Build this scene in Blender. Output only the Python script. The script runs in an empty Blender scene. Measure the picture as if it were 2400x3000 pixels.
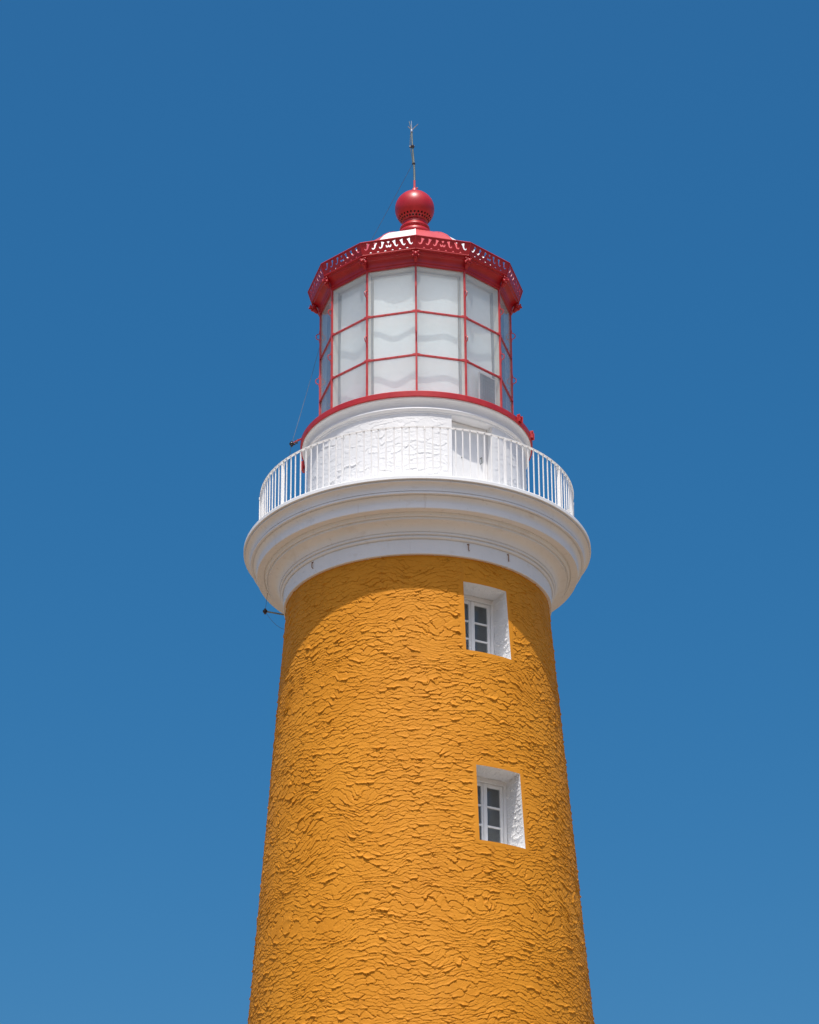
import bpy, bmesh, math, random
import numpy as np
from mathutils import Vector, Matrix

scene = bpy.context.scene
R = math.radians

# ------------------------------------------------------------------ camera
cam_data = bpy.data.cameras.new('camera')
cam = bpy.data.objects.new('camera', cam_data)
scene.collection.objects.link(cam)
cam_data.sensor_fit = 'HORIZONTAL'
cam_data.sensor_width = 36.0
cam_data.lens = 9000 / 2400 * 36.0
cam_data.clip_start = 0.1
cam_data.clip_end = 20000
cam.matrix_world = (Matrix.Translation((0, -45.932, 1.6)) @ Matrix.Rotation(R(0.1546), 4, 'Z')
                    @ Matrix.Rotation(R(90 + 26.2865), 4, 'X') @ Matrix.Rotation(R(-0.3593), 4, 'Z'))
scene.camera = cam

# ------------------------------------------------------------------ sky and sun
SUN_EL, SUN_AZ = 67.0, -3.0          # azimuth measured from the camera's side of the tower, negative = left
world = bpy.data.worlds.new('World')
scene.world = world
world.use_nodes = True
wn = world.node_tree.nodes; wl = world.node_tree.links
wn.clear()
sky = wn.new('ShaderNodeTexSky')
sky.sky_type = 'NISHITA'
sky.sun_disc = False
sky.sun_elevation = R(SUN_EL)
sky.sun_rotation = R(180 - SUN_AZ)
sky.altitude = 0
sky.air_density = 1.0
sky.dust_density = 3.7
sky.ozone_density = 3.0
bg = wn.new('ShaderNodeBackground'); bg.inputs['Strength'].default_value = 0.130
wo = wn.new('ShaderNodeOutputWorld')
hs = wn.new('ShaderNodeHueSaturation')           # the deep clear blue of a polarised coastal sky
hs.inputs['Saturation'].default_value = 1.50; hs.inputs['Hue'].default_value = 0.492
wl.new(sky.outputs[0], hs.inputs['Color']); wl.new(hs.outputs[0], bg.inputs['Color']); wl.new(bg.outputs[0], wo.inputs['Surface'])

sun_data = bpy.data.lights.new('sun', 'SUN')
sun_data.energy = 4.5
sun_data.angle = R(0.53)
sun_data.color = (1.0, 0.955, 0.89)
sun = bpy.data.objects.new('sun', sun_data)
scene.collection.objects.link(sun)
sd = Vector((math.sin(R(SUN_AZ)) * math.cos(R(SUN_EL)), -math.cos(R(SUN_AZ)) * math.cos(R(SUN_EL)), math.sin(R(SUN_EL))))
sun.rotation_euler = sd.to_track_quat('Z', 'Y').to_euler()
sun.location = sd * 60

scene.view_settings.view_transform = 'Standard'
scene.view_settings.look = 'None'
scene.view_settings.gamma = 1.0
scene.view_settings.use_curve_mapping = False
scene.view_settings.exposure = -0.02
scene.render.engine = 'CYCLES'
scene.cycles.max_bounces = 8
scene.cycles.transparent_max_bounces = 16

rng = random.Random(7)
C = scene.collection

# ------------------------------------------------------------------ materials
def new_mat(name, color, rough=0.6, spec=0.5, metal=0.0):
    m = bpy.data.materials.new(name); m.use_nodes = True
    b = m.node_tree.nodes['Principled BSDF']
    b.inputs['Base Color'].default_value = (*color, 1)
    b.inputs['Roughness'].default_value = rough
    b.inputs['Metallic'].default_value = metal
    b.inputs['Specular IOR Level'].default_value = spec
    return m

def N(m, t): return m.node_tree.nodes.new(t)
def Lk(m, a, b): m.node_tree.links.new(a, b)

def noise(m, scale, detail=4, rough=0.6, sc=(1, 1, 1)):
    tc = N(m, 'ShaderNodeTexCoord'); mp = N(m, 'ShaderNodeMapping'); mp.inputs['Scale'].default_value = sc
    n = N(m, 'ShaderNodeTexNoise'); n.inputs['Scale'].default_value = scale
    n.inputs['Detail'].default_value = detail; n.inputs['Roughness'].default_value = rough
    Lk(m, tc.outputs['Object'], mp.inputs['Vector']); Lk(m, mp.outputs[0], n.inputs['Vector'])
    return n

def vary(m, c0, c1, scale, lo=0.35, hi=0.65, sc=(1, 1, 1), detail=5):
    """base colour drifts between two paints"""
    n = noise(m, scale, detail, 0.6, sc)
    r = N(m, 'ShaderNodeValToRGB')
    r.color_ramp.elements[0].position = lo; r.color_ramp.elements[1].position = hi
    r.color_ramp.elements[0].color = (*c0, 1); r.color_ramp.elements[1].color = (*c1, 1)
    Lk(m, n.outputs['Fac'], r.inputs['Fac'])
    Lk(m, r.outputs['Color'], m.node_tree.nodes['Principled BSDF'].inputs['Base Color'])
    return r

def over(m, prev, color, scale, lo, hi, sc=(1, 1, 1), amount=1.0, detail=6):
    """a second colour on top of what feeds the base colour, in noise patches"""
    n = noise(m, scale, detail, 0.65, sc)
    r = N(m, 'ShaderNodeValToRGB')
    r.color_ramp.elements[0].position = lo; r.color_ramp.elements[1].position = hi
    r.color_ramp.elements[0].color = (0, 0, 0, 1); r.color_ramp.elements[1].color = (amount, amount, amount, 1)
    mx = N(m, 'ShaderNodeMix'); mx.data_type = 'RGBA'
    Lk(m, n.outputs['Fac'], r.inputs['Fac']); Lk(m, r.outputs['Color'], mx.inputs['Factor'])
    Lk(m, prev.outputs[0] if prev.bl_idname == 'ShaderNodeValToRGB' else prev.outputs['Result'], mx.inputs['A'])
    mx.inputs['B'].default_value = (*color, 1)
    Lk(m, mx.outputs['Result'], m.node_tree.nodes['Principled BSDF'].inputs['Base Color'])
    return mx

def bump(m, scale, dist, strength=1.0, detail=4, sc=(1, 1, 1), rough=0.6):
    n = noise(m, scale, detail, rough, sc)
    b = N(m, 'ShaderNodeBump'); b.inputs['Distance'].default_value = dist; b.inputs['Strength'].default_value = strength
    Lk(m, n.outputs['Fac'], b.inputs['Height'])
    Lk(m, b.outputs[0], m.node_tree.nodes['Principled BSDF'].inputs['Normal'])

M = {}
M['orange'] = new_mat('orange_stucco_paint', (0.62, 0.28, 0.045), 0.7, 0.2)
r = vary(M['orange'], (0.61, 0.236, 0.013), (0.68, 0.276, 0.020), 1.1, 0.3, 0.7)
r = over(M['orange'], r, (0.49, 0.178, 0.012), 2.4, 0.55, 0.80, (1, 1, 0.5), 0.45)
r = over(M['orange'], r, (0.46, 0.17, 0.018), 2.6, 0.58, 0.80, (3.0, 3.0, 0.22), 0.50)      # rain streaks
over(M['orange'], r, (0.70, 0.33, 0.06), 8.0, 0.62, 0.80, (1, 1, 1), 0.35)                     # chalky patches
bump(M['orange'], 70, 0.003, 0.5, 5)

M['white_stucco'] = new_mat('white_stucco_paint', (0.80, 0.80, 0.80), 0.6, 0.35)
r = vary(M['white_stucco'], (0.78, 0.78, 0.78), (0.83, 0.83, 0.83), 2.0, 0.3, 0.7)
over(M['white_stucco'], r, (0.50, 0.46, 0.41), 9.0, 0.66, 0.80, (1, 1, 0.6), 0.55)
bump(M['white_stucco'], 40, 0.008, 0.6, 5)

M['cornice'] = new_mat('white_cornice_paint', (0.74, 0.72, 0.70), 0.6, 0.3)
r = vary(M['cornice'], (0.79, 0.81, 0.83), (0.84, 0.86, 0.88), 1.1, 0.3, 0.7)
r = over(M['cornice'], r, (0.50, 0.40, 0.30), 3.2, 0.58, 0.84, (1, 1, 2.2), 0.40)
r = over(M['cornice'], r, (0.36, 0.31, 0.26), 7.0, 0.64, 0.80, (1, 1, 2.0), 0.6)
over(M['cornice'], r, (0.42, 0.34, 0.27), 3.5, 0.62, 0.78, (3.2, 3.2, 0.25), 0.45)             # drip stains
bump(M['cornice'], 18, 0.006, 0.45, 5)

M['white_metal'] = new_mat('white_railing_paint', (0.80, 0.80, 0.80), 0.45, 0.4)
r = vary(M['white_metal'], (0.80, 0.79, 0.77), (0.85, 0.84, 0.82), 3)
over(M['white_metal'], r, (0.40, 0.24, 0.13), 22, 0.70, 0.76, (1, 1, 1), 0.7)
M['window_paint'] = new_mat('white_window_paint', (0.80, 0.805, 0.81), 0.4, 0.4)
vary(M['window_paint'], (0.78, 0.775, 0.765), (0.84, 0.835, 0.825), 6)
M['cream'] = new_mat('cream_inner_paint', (0.78, 0.75, 0.66), 0.45, 0.4)
vary(M['cream'], (0.74, 0.71, 0.61), (0.80, 0.78, 0.70), 5)
M['grey_metal'] = new_mat('grey_inner_steel', (0.30, 0.32, 0.33), 0.5, 0.4, 0.2)
vary(M['grey_metal'], (0.26, 0.28, 0.29), (0.34, 0.36, 0.37), 9, sc=(1, 1, .2))

M['red'] = new_mat('red_gloss_paint', (0.42, 0.012, 0.022), 0.38, 0.5)
r = vary(M['red'], (0.38, 0.008, 0.014), (0.46, 0.015, 0.021), 4.5)
over(M['red'], r, (0.50, 0.055, 0.055), 11, 0.58, 0.78, (1, 1, 1), 0.35)
bump(M['red'], 26, 0.002, 0.4, 3)
M['red_ring'] = new_mat('red_chipped_paint', (0.46, 0.02, 0.025), 0.42, 0.5)
r = vary(M['red_ring'], (0.43, 0.015, 0.022), (0.50, 0.03, 0.03), 5)
over(M['red_ring'], r, (0.66, 0.55, 0.50), 26, 0.69, 0.72, (1, 1, 1.6), 0.9)
bump(M['red_ring'], 30, 0.003, 0.5, 4)
M['red_bar'] = new_mat('red_glazing_bar_paint', (0.50, 0.035, 0.04), 0.38, 0.5)
vary(M['red_bar'], (0.47, 0.035, 0.038), (0.55, 0.06, 0.058), 7)
M['bolt'] = new_mat('dark_bolt', (0.12, 0.01, 0.012), 0.5)
vary(M['bolt'], (0.10, 0.008, 0.010), (0.15, 0.012, 0.015), 30)
M['dome_red'] = new_mat('dome_red_paint', (0.52, 0.05, 0.055), 0.36, 0.5)
vary(M['dome_red'], (0.56, 0.075, 0.075), (0.61, 0.095, 0.09), 4)
M['dome_white'] = new_mat('dome_white_paint', (0.82, 0.82, 0.81), 0.4, 0.5)
vary(M['dome_white'], (0.79, 0.79, 0.78), (0.84, 0.84, 0.83), 4)
M['fabric'] = new_mat('white_curtain_fabric', (0.74, 0.77, 0.78), 0.85, 0.1)
vary(M['fabric'], (0.87, 0.93, 0.94), (0.89, 0.95, 0.96), 3, sc=(1, 1, .4))
bump(M['fabric'], 320, 0.0006, 0.4, 2)
M['iron'] = new_mat('grey_green_iron', (0.20, 0.22, 0.19), 0.5, 0.4, 0.4)
vary(M['iron'], (0.15, 0.17, 0.15), (0.28, 0.30, 0.26), 8, sc=(1, 1, .3))
M['dark'] = new_mat('ceramic_and_vent_shade', (0.03, 0.022, 0.02), 0.25, 0.5)  # insulators and small fittings, also the painted shade inside the ball
vary(M['dark'], (0.022, 0.017, 0.016), (0.05, 0.034, 0.03), 20)
M['steel'] = new_mat('bare_steel', (0.62, 0.64, 0.66), 0.3, 0.5, 0.8)
vary(M['steel'], (0.55, 0.57, 0.59), (0.68, 0.70, 0.72), 12)
M['cable'] = new_mat('dark_cable', (0.06, 0.065, 0.07), 0.5, 0.4)
vary(M['cable'], (0.10, 0.09, 0.08), (0.16, 0.14, 0.12), 20)
M['rust'] = new_mat('rusty_iron', (0.22, 0.10, 0.05), 0.8, 0.2)
vary(M['rust'], (0.22, 0.12, 0.08), (0.38, 0.24, 0.16), 30)
M['room'] = new_mat('room_plaster', (0.42, 0.40, 0.38), 0.8, 0.2)
vary(M['room'], (0.58, 0.57, 0.56), (0.68, 0.67, 0.66), 3)
M['plank'] = new_mat('lantern_floor_paint', (0.34, 0.33, 0.31), 0.7, 0.3)
vary(M['plank'], (0.60, 0.60, 0.58), (0.68, 0.68, 0.66), 5)
M['door'] = new_mat('white_door_paint', (0.80, 0.80, 0.81), 0.4, 0.4)
r = vary(M['door'], (0.79, 0.785, 0.775), (0.84, 0.835, 0.825), 3)

# solar cells: thin pale bus lines on dark blue silicon
m = M['solar'] = new_mat('solar_cells', (0.03, 0.05, 0.09), 0.25, 0.5)
tc = N(m, 'ShaderNodeTexCoord'); mp = N(m, 'ShaderNodeMapping'); bk = N(m, 'ShaderNodeTexBrick')
mp.inputs['Rotation'].default_value = (R(90), 0, 0)
bk.offset = 0.0; bk.inputs['Scale'].default_value = 1.0
bk.inputs['Brick Width'].default_value = 0.044; bk.inputs['Row Height'].default_value = 0.060
bk.inputs['Mortar Size'].default_value = 0.0055; bk.inputs['Mortar Smooth'].default_value = 0.2
bk.inputs['Color1'].default_value = (0.018, 0.034, 0.058, 1); bk.inputs['Color2'].default_value = (0.026, 0.045, 0.072, 1)
bk.inputs['Mortar'].default_value = (0.13, 0.17, 0.21, 1)
Lk(m, tc.outputs['Object'], mp.inputs['Vector']); Lk(m, mp.outputs[0], bk.inputs['Vector'])
Lk(m, bk.outputs['Color'], m.node_tree.nodes['Principled BSDF'].inputs['Base Color'])

def glass_mat(name, tint, ior, film):
    m = bpy.data.materials.new(name); m.use_nodes = True
    nt = m.node_tree; nt.nodes.clear()
    out = nt.nodes.new('ShaderNodeOutputMaterial'); mix = nt.nodes.new('ShaderNodeMixShader')
    tr = nt.nodes.new('ShaderNodeBsdfTransparent'); gl = nt.nodes.new('ShaderNodeBsdfGlossy')
    lw = nt.nodes.new('ShaderNodeLayerWeight'); lw.inputs['Blend'].default_value = 0.5     # Schlick reflectance of one face
    pw = nt.nodes.new('ShaderNodeMath'); pw.operation = 'POWER'; pw.inputs[1].default_value = 5.0
    fr = nt.nodes.new('ShaderNodeMath'); fr.operation = 'MULTIPLY_ADD'
    f0 = ((ior - 1) / (ior + 1)) ** 2; fr.inputs[1].default_value = 1 - f0; fr.inputs[2].default_value = f0
    nt.links.new(lw.outputs['Facing'], pw.inputs[0]); nt.links.new(pw.outputs[0], fr.inputs[0])
    tr.inputs['Color'].default_value = (*tint, 1); gl.inputs['Roughness'].default_value = 0.015
    nz = nt.nodes.new('ShaderNodeTexNoise'); nz.inputs['Scale'].default_value = 3.0; nz.inputs['Detail'].default_value = 2
    tcn = nt.nodes.new('ShaderNodeTexCoord'); bp = nt.nodes.new('ShaderNodeBump')
    bp.inputs['Distance'].default_value = 0.006; bp.inputs['Strength'].default_value = 0.5
    nt.links.new(tcn.outputs['Object'], nz.inputs['Vector']); nt.links.new(nz.outputs['Fac'], bp.inputs['Height'])
    nt.links.new(bp.outputs[0], gl.inputs['Normal'])
    # salt and dust film: scatters a share of the light that passes
    df = nt.nodes.new('ShaderNodeBsdfDiffuse'); ts = nt.nodes.new('ShaderNodeBsdfTranslucent')
    df.inputs['Color'].default_value = (0.90, 0.95, 0.955, 1); ts.inputs['Color'].default_value = (0.95, 0.985, 0.985, 1)
    m1 = nt.nodes.new('ShaderNodeMixShader'); m1.inputs[0].default_value = 0.5
    nt.links.new(df.outputs[0], m1.inputs[1]); nt.links.new(ts.outputs[0], m1.inputs[2])
    nz2 = nt.nodes.new('ShaderNodeTexNoise'); nz2.inputs['Scale'].default_value = 2.2; nz2.inputs['Detail'].default_value = 5
    rg2 = nt.nodes.new('ShaderNodeMapRange'); rg2.inputs['To Min'].default_value = film * 0.75; rg2.inputs['To Max'].default_value = film * 1.25
    nt.links.new(tcn.outputs['Object'], nz2.inputs['Vector']); nt.links.new(nz2.outputs['Fac'], rg2.inputs['Value'])
    m2 = nt.nodes.new('ShaderNodeMixShader'); nt.links.new(rg2.outputs[0], m2.inputs[0])
    nt.links.new(tr.outputs[0], m2.inputs[1]); nt.links.new(m1.outputs[0], m2.inputs[2])
    nt.links.new(fr.outputs[0], mix.inputs[0]); nt.links.new(m2.outputs[0], mix.inputs[1])
    nt.links.new(gl.outputs[0], mix.inputs[2]); nt.links.new(mix.outputs[0], out.inputs['Surface'])
    return m
M['glass'] = glass_mat('lantern_glass', (0.985, 0.995, 0.995), 1.42, 0.23)
M['window_glass'] = glass_mat('window_glass', (0.84, 0.87, 0.88), 1.50, 0.10)

m = M['ground'] = new_mat('sandy_paving', (0.42, 0.31, 0.22), 0.9, 0.2)
r = vary(m, (0.19, 0.140, 0.095), (0.24, 0.180, 0.125), 0.15, 0.3, 0.7)
over(m, r, (0.20, 0.19, 0.10), 0.04, 0.58, 0.66, (1, 1, 1), 0.8)
bump(m, 4, 0.02, 0.5, 6)

# ------------------------------------------------------------------ mesh helpers
def link(o, parent=None):
    C.objects.link(o)
    if parent is not None: o.parent = parent
    return o

def mesh_obj(name, verts, faces, mat, parent=None, smooth=False, mats=None, fmat=None):
    me = bpy.data.meshes.new(name)
    me.from_pydata([tuple(v) for v in verts], [], faces)
    for mm in (mats or [mat]): me.materials.append(mm)
    if fmat is not None: me.polygons.foreach_set('material_index', fmat)
    if smooth: me.polygons.foreach_set('use_smooth', [True] * len(me.polygons))
    me.update()
    return link(bpy.data.objects.new(name, me), parent)

def inst(src, parent, rz=None, name=None):
    o = bpy.data.objects.new(name or src.data.name, src.data)
    if rz is not None: o.rotation_euler = (0, 0, rz)
    return link(o, parent)

class MB:
    """collects simple solids for one mesh"""
    def __init__(s): s.v = []; s.f = []; s.m = []
    def box(s, x0, x1, y0, y1, z0, z1, mi=0, bev=0.0):
        if bev <= 0:
            b = len(s.v)
            s.v += [(x, y, z) for x in (x0, x1) for y in (y0, y1) for z in (z0, z1)]
            s.f += [tuple(b + i for i in q) for q in ((0, 1, 3, 2), (4, 6, 7, 5), (0, 4, 5, 1), (2, 3, 7, 6), (0, 2, 6, 4), (1, 5, 7, 3))]
            s.m += [mi] * 6
        else:
            bm = bmesh.new()
            bmesh.ops.create_cube(bm, size=1)
            for v in bm.verts:
                v.co = Vector(((x0 + x1) / 2 + v.co.x * (x1 - x0), (y0 + y1) / 2 + v.co.y * (y1 - y0), (z0 + z1) / 2 + v.co.z * (z1 - z0)))
            bmesh.ops.bevel(bm, geom=bm.edges[:], offset=bev, segments=1, affect='EDGES')
            s.add_bm(bm, mi)
        return s
    def add_bm(s, bm, mi=0):
        b = len(s.v); bm.verts.index_update()
        s.v += [tuple(v.co) for v in bm.verts]
        for f in bm.faces: s.f.append(tuple(b + v.index for v in f.verts)); s.m.append(mi)
        bm.free()
    def ball(s, c, r, seg=12, rings=8, sc=(1, 1, 1), mi=0):
        bm = bmesh.new(); bmesh.ops.create_uvsphere(bm, u_segments=seg, v_segments=rings, radius=1)
        for v in bm.verts: v.co = Vector((c[0] + v.co.x * r * sc[0], c[1] + v.co.y * r * sc[1], c[2] + v.co.z * r * sc[2]))
        s.add_bm(bm, mi); return s
    def tube(s, pts, rad, seg=8, mi=0, closed=False):
        pts = [Vector(p) for p in pts]; n = len(pts)
        rads = rad if isinstance(rad, (list, tuple)) else [rad] * n
        b = len(s.v); up = None
        for i, p in enumerate(pts):
            if closed: t = pts[(i + 1) % n] - pts[i - 1]
            else: t = pts[min(i + 1, n - 1)] - pts[max(i - 1, 0)]
            t.normalize()
            if up is None:
                up = Vector((0, 0, 1)) if abs(t.z) < 0.9 else Vector((1, 0, 0))
            a = t.cross(up).normalized(); up = a.cross(t).normalized()
            for k in range(seg):
                ang = 2 * math.pi * k / seg
                s.v.append(tuple(p + (a * math.cos(ang) + up * math.sin(ang)) * rads[i]))
        for i in range(n if closed else n - 1):
            j = (i + 1) % n
            for k in range(seg):
                k2 = (k + 1) % seg
                s.f.append((b + i * seg + k, b + i * seg + k2, b + j * seg + k2, b + j * seg + k)); s.m.append(mi)
        if not closed:
            s.f.append(tuple(b + k for k in range(seg))[::-1]); s.f.append(tuple(b + (n - 1) * seg + k for k in range(seg)))
            s.m += [mi, mi]
        return s
    def lathe(s, prof, seg, closed=True, az0=0.0, mi=0):
        b = len(s.v); n = len(prof)
        for k in range(seg):
            a = az0 + 2 * math.pi * k / seg
            for (r_, z_) in prof: s.v.append((r_ * math.sin(a), -r_ * math.cos(a), z_))
        for k in range(seg):
            k2 = (k + 1) % seg
            for i in range(n if closed else n - 1):
                j = (i + 1) % n
                s.f.append((b + k * n + i, b + k2 * n + i, b + k2 * n + j, b + k * n + j)); s.m.append(mi)
        return s
    def build(s, name, mat, parent=None, smooth=False, mats=None):
        o = mesh_obj(name, s.v, s.f, mat, parent, False, mats, s.m)
        bm = bmesh.new(); bm.from_mesh(o.data)
        bmesh.ops.recalc_face_normals(bm, faces=bm.faces[:]); bm.to_mesh(o.data); bm.free()
        if smooth:
            o.data.polygons.foreach_set('use_smooth', [True] * len(o.data.polygons))
            if smooth != 'all':
                o.data.set_sharp_from_angle(angle=R(smooth if smooth is not True else 35))
        return o

def empty(name, loc=(0, 0, 0)):
    o = bpy.data.objects.new(name, None); o.location = loc; o.empty_display_size = 0.2
    return link(o)
def tag(o, label=None, cat=None, group=None, kind=None):
    for k, v in (('label', label), ('category', cat), ('group', group), ('kind', kind)):
        if v: o[k] = v
    return o
def pol(r_, az, z): return Vector((r_ * math.sin(R(az)), -r_ * math.cos(R(az)), z))

# ------------------------------------------------------------------ noise for the trowelled stucco
def hash2(i, j, seed):
    h = (i.astype(np.int64) * 374761393 + j.astype(np.int64) * 668265263 + seed * 974634777) & 0xFFFFFFFF
    h = ((h ^ (h >> 13)) * 1274126177) & 0xFFFFFFFF
    h = ((h ^ (h >> 16)) * 2246822519) & 0xFFFFFFFF
    return ((h ^ (h >> 15)) & 0xFFFFFF) / float(0x1000000)
def vnoise(x, y, seed):
    i = np.floor(x); j = np.floor(y); fx = x - i; fy = y - j
    fx = fx * fx * fx * (fx * (fx * 6 - 15) + 10); fy = fy * fy * fy * (fy * (fy * 6 - 15) + 10)
    a = hash2(i, j, seed); b = hash2(i + 1, j, seed); c = hash2(i, j + 1, seed); d = hash2(i + 1, j + 1, seed)
    return (a + (b - a) * fx + (c - a) * fy + (a - b - c + d) * fx * fy) * 2 - 1
def fbm(x, y, seed, o=3):
    s = 0; a = 1.0
    for k in range(o):
        s = s + a * vnoise(x * 2 ** k + 17.3 * k, y * 2 ** k + 5.1 * k, seed + k); a *= 0.5
    return s
def flakes(u, v, a, b, seed, bias):
    """overlapping trowel flakes: flat plates whose lower lip curls out, with a crevice under the lip"""
    x = u / a; y = v / b
    i0 = np.floor(x); j0 = np.floor(y)
    best = np.full(x.shape, 9e9); sec = np.full(x.shape, 9e9); h = np.zeros(x.shape)
    by = np.zeros(x.shape); sy = np.zeros(x.shape); ba = np.zeros(x.shape); sa = np.zeros(x.shape)
    for di in (-1, 0, 1):
        for dj in (-1, 0, 1):
            ci = i0 + di; cj = j0 + dj
            cx = ci + 0.5 + (hash2(ci, cj, seed) - 0.5) * 0.98
            cy = cj + 0.5 + (hash2(ci, cj, seed + 1) - 0.5) * 0.98
            d = np.hypot(x - cx, y - cy)
            amp = np.clip(hash2(ci, cj, seed + 2) * (1 - bias) + bias, 0, 1)
            base = hash2(ci, cj, seed + 3)
            q = np.clip(0.45 - (y - cy), 0, 1.15)                    # 0 at the plate's top, about 1 at its lower lip
            tx = (hash2(ci, cj, seed + 4) - 0.5) * 0.8
            val = amp * (0.14 * q + 0.80 * q ** 5) * np.clip(1 + tx * (x - cx) * 2, 0, 1.5) + 0.16 * base
            w = d < best; w2 = (~w) & (d < sec)
            sec = np.where(w, best, np.where(w2, d, sec)); sy = np.where(w, by, np.where(w2, cy, sy)); sa = np.where(w, ba, np.where(w2, amp, sa))
            best = np.where(w, d, best); h = np.where(w, val, h); by = np.where(w, cy, by); ba = np.where(w, amp, ba)
    under = np.clip((sy - by) * 2.0, 0, 1)                           # the neighbour across the edge lies above: we are under its lip
    crev = np.exp(-((sec - best) / 0.19) ** 2) * under * sa
    return h, crev
def stucco(u, v, seed, a, b, slope):
    w = slope * fbm(u / 0.75, v / 0.6, seed, 2) * np.clip(0.75 + 0.9 * vnoise(u / 1.6, v / 1.3, seed + 5), 0.2, 1.4)
    w = w + 0.30 * b * fbm(u / 0.10, v / 0.10, seed + 10, 3)
    uu = u + 0.22 * a * fbm(u / 0.12, v / 0.09, seed + 20, 3)
    z1 = np.clip(0.95 + 0.15 * fbm(u / 0.55, v / 0.40, seed + 30, 2) + 0.45 * vnoise(u / 0.11, v / 0.08, seed + 33), 0.35, 1.30)
    z2 = np.clip(0.65 + 0.6 * fbm(u / 0.45, v / 0.35, seed + 35, 2), 0.1, 1.1)
    h, c = flakes(uu, v + w, a, b, seed + 40, 0.35)
    w2 = 0.7 * w + 0.12 * fbm(u / .35, v / .3, seed + 60, 2)
    h2, c2 = flakes(u + 3.7 + 0.05 * fbm(u / .07, v / .06, seed + 65, 2), v + w2, a * 0.5, b * 0.55, seed + 50, 0.15)
    return z1 * (h - 1.45 * c) + 0.36 * z2 * (h2 - 1.0 * c2) + 0.12 * fbm(u / 0.4, v / 0.3, seed + 70, 3)

def wall_grid(name, rf, az_fine, az_step, z_rows, holes, disp, mat, parent, clear=0.06, fine_z=None, band_edges=()):
    """round wall as one grid with window openings; az in degrees from the camera side"""
    az = list(np.arange(-az_fine, az_fine + 1e-6, az_step)) + list(np.arange(az_fine + 3, 360 - az_fine - 1, 4.0))
    az = np.array(az); zz = np.array(z_rows)
    for (a0, a1, z0, z1) in holes:
        for a in (a0, a1): az[np.argmin(np.abs(az - a))] = a
        for z in (z0, z1): zz[np.argmin(np.abs(zz - z))] = z
    A, Z = np.meshgrid(az, zz)
    r0 = rf(zz.mean())
    U = np.radians(A) * rf(Z); V = Z
    D = disp(U, V)
    mask = np.ones_like(D)
    fa = np.clip((az_fine - np.abs(A)) / 4.0, 0, 1); mask *= np.where(A > 180, 0, fa)
    if fine_z: mask *= np.clip((Z - fine_z[0]) / 0.2, 0, 1) * np.clip((fine_z[1] - Z) / 0.03, 0, 1)
    for (a0, a1, z0, z1) in holes:
        du = np.maximum(np.radians(a0 - A), np.radians(A - a1)) * rf(Z); dz = np.maximum(z0 - Z, Z - z1)
        d = np.where((du > 0) & (dz > 0), np.hypot(du, dz), np.maximum(du, dz))
        wob = 0.02 * vnoise(U / 0.09, V / 0.09, 91)
        mask *= np.clip((d + wob - clear) / 0.035, 0, 1) * 0.96 + 0.04 * (d > 0.004)
    for (a, z0, z1, w) in band_edges:
        du = np.abs(np.radians(A - a)) * rf(Z) + 0.012 * vnoise(U / .06, V / .08, 77)
        mask *= np.where((Z > z0) & (Z < z1), np.clip(du / w, 0.15, 1), 1)
    rr = rf(Z) + D * mask
    co = np.stack([rr * np.sin(np.radians(A)), -rr * np.cos(np.radians(A)), Z], -1)
    ny, nx = A.shape
    idx = np.arange(ny * nx).reshape(ny, nx)
    i00 = idx[:-1, :]; i01 = np.roll(idx, -1, 1)[:-1, :]; i10 = idx[1:, :]; i11 = np.roll(idx, -1, 1)[1:, :]
    quads = np.stack([i00, i01, i11, i10], -1)
    ca = (A[:-1, :] + np.roll(A, -1, 1)[:-1, :]) / 2; cz = (Z[:-1, :] + Z[1:, :]) / 2
    ca[:, -1] = 358
    keep = np.ones(ca.shape, bool)
    for (a0, a1, z0, z1) in holes: keep &= ~((ca > a0) & (ca < a1) & (cz > z0) & (cz < z1))
    quads = quads[keep]
    me = bpy.data.meshes.new(name)
    me.vertices.add(ny * nx); me.vertices.foreach_set('co', co.reshape(-1).astype(np.float32))
    nq = len(quads)
    me.loops.add(nq * 4); me.polygons.add(nq)
    me.loops.foreach_set('vertex_index', quads.reshape(-1).astype(np.int32))
    me.polygons.foreach_set('loop_start', np.arange(0, nq * 4, 4, dtype=np.int32))
    me.polygons.foreach_set('use_smooth', np.ones(nq, bool))
    me.materials.append(mat); me.update(calc_edges=True); me.validate()
    o = link(bpy.data.objects.new(name, me), parent)
    rims = []
    for (a0, a1, z0, z1) in holes:
        ia = np.where((az >= a0 - 1e-6) & (az <= a1 + 1e-6))[0]; iz = np.where((zz >= z0 - 1e-6) & (zz <= z1 + 1e-6))[0]
        loop = [co[iz[0], k] for k in ia] + [co[k, ia[-1]] for k in iz[1:]] + [co[iz[-1], k] for k in ia[::-1][1:]] + [co[k, ia[0]] for k in iz[::-1][1:-1]]
        rims.append(np.array(loop))
    return o, rims

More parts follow.
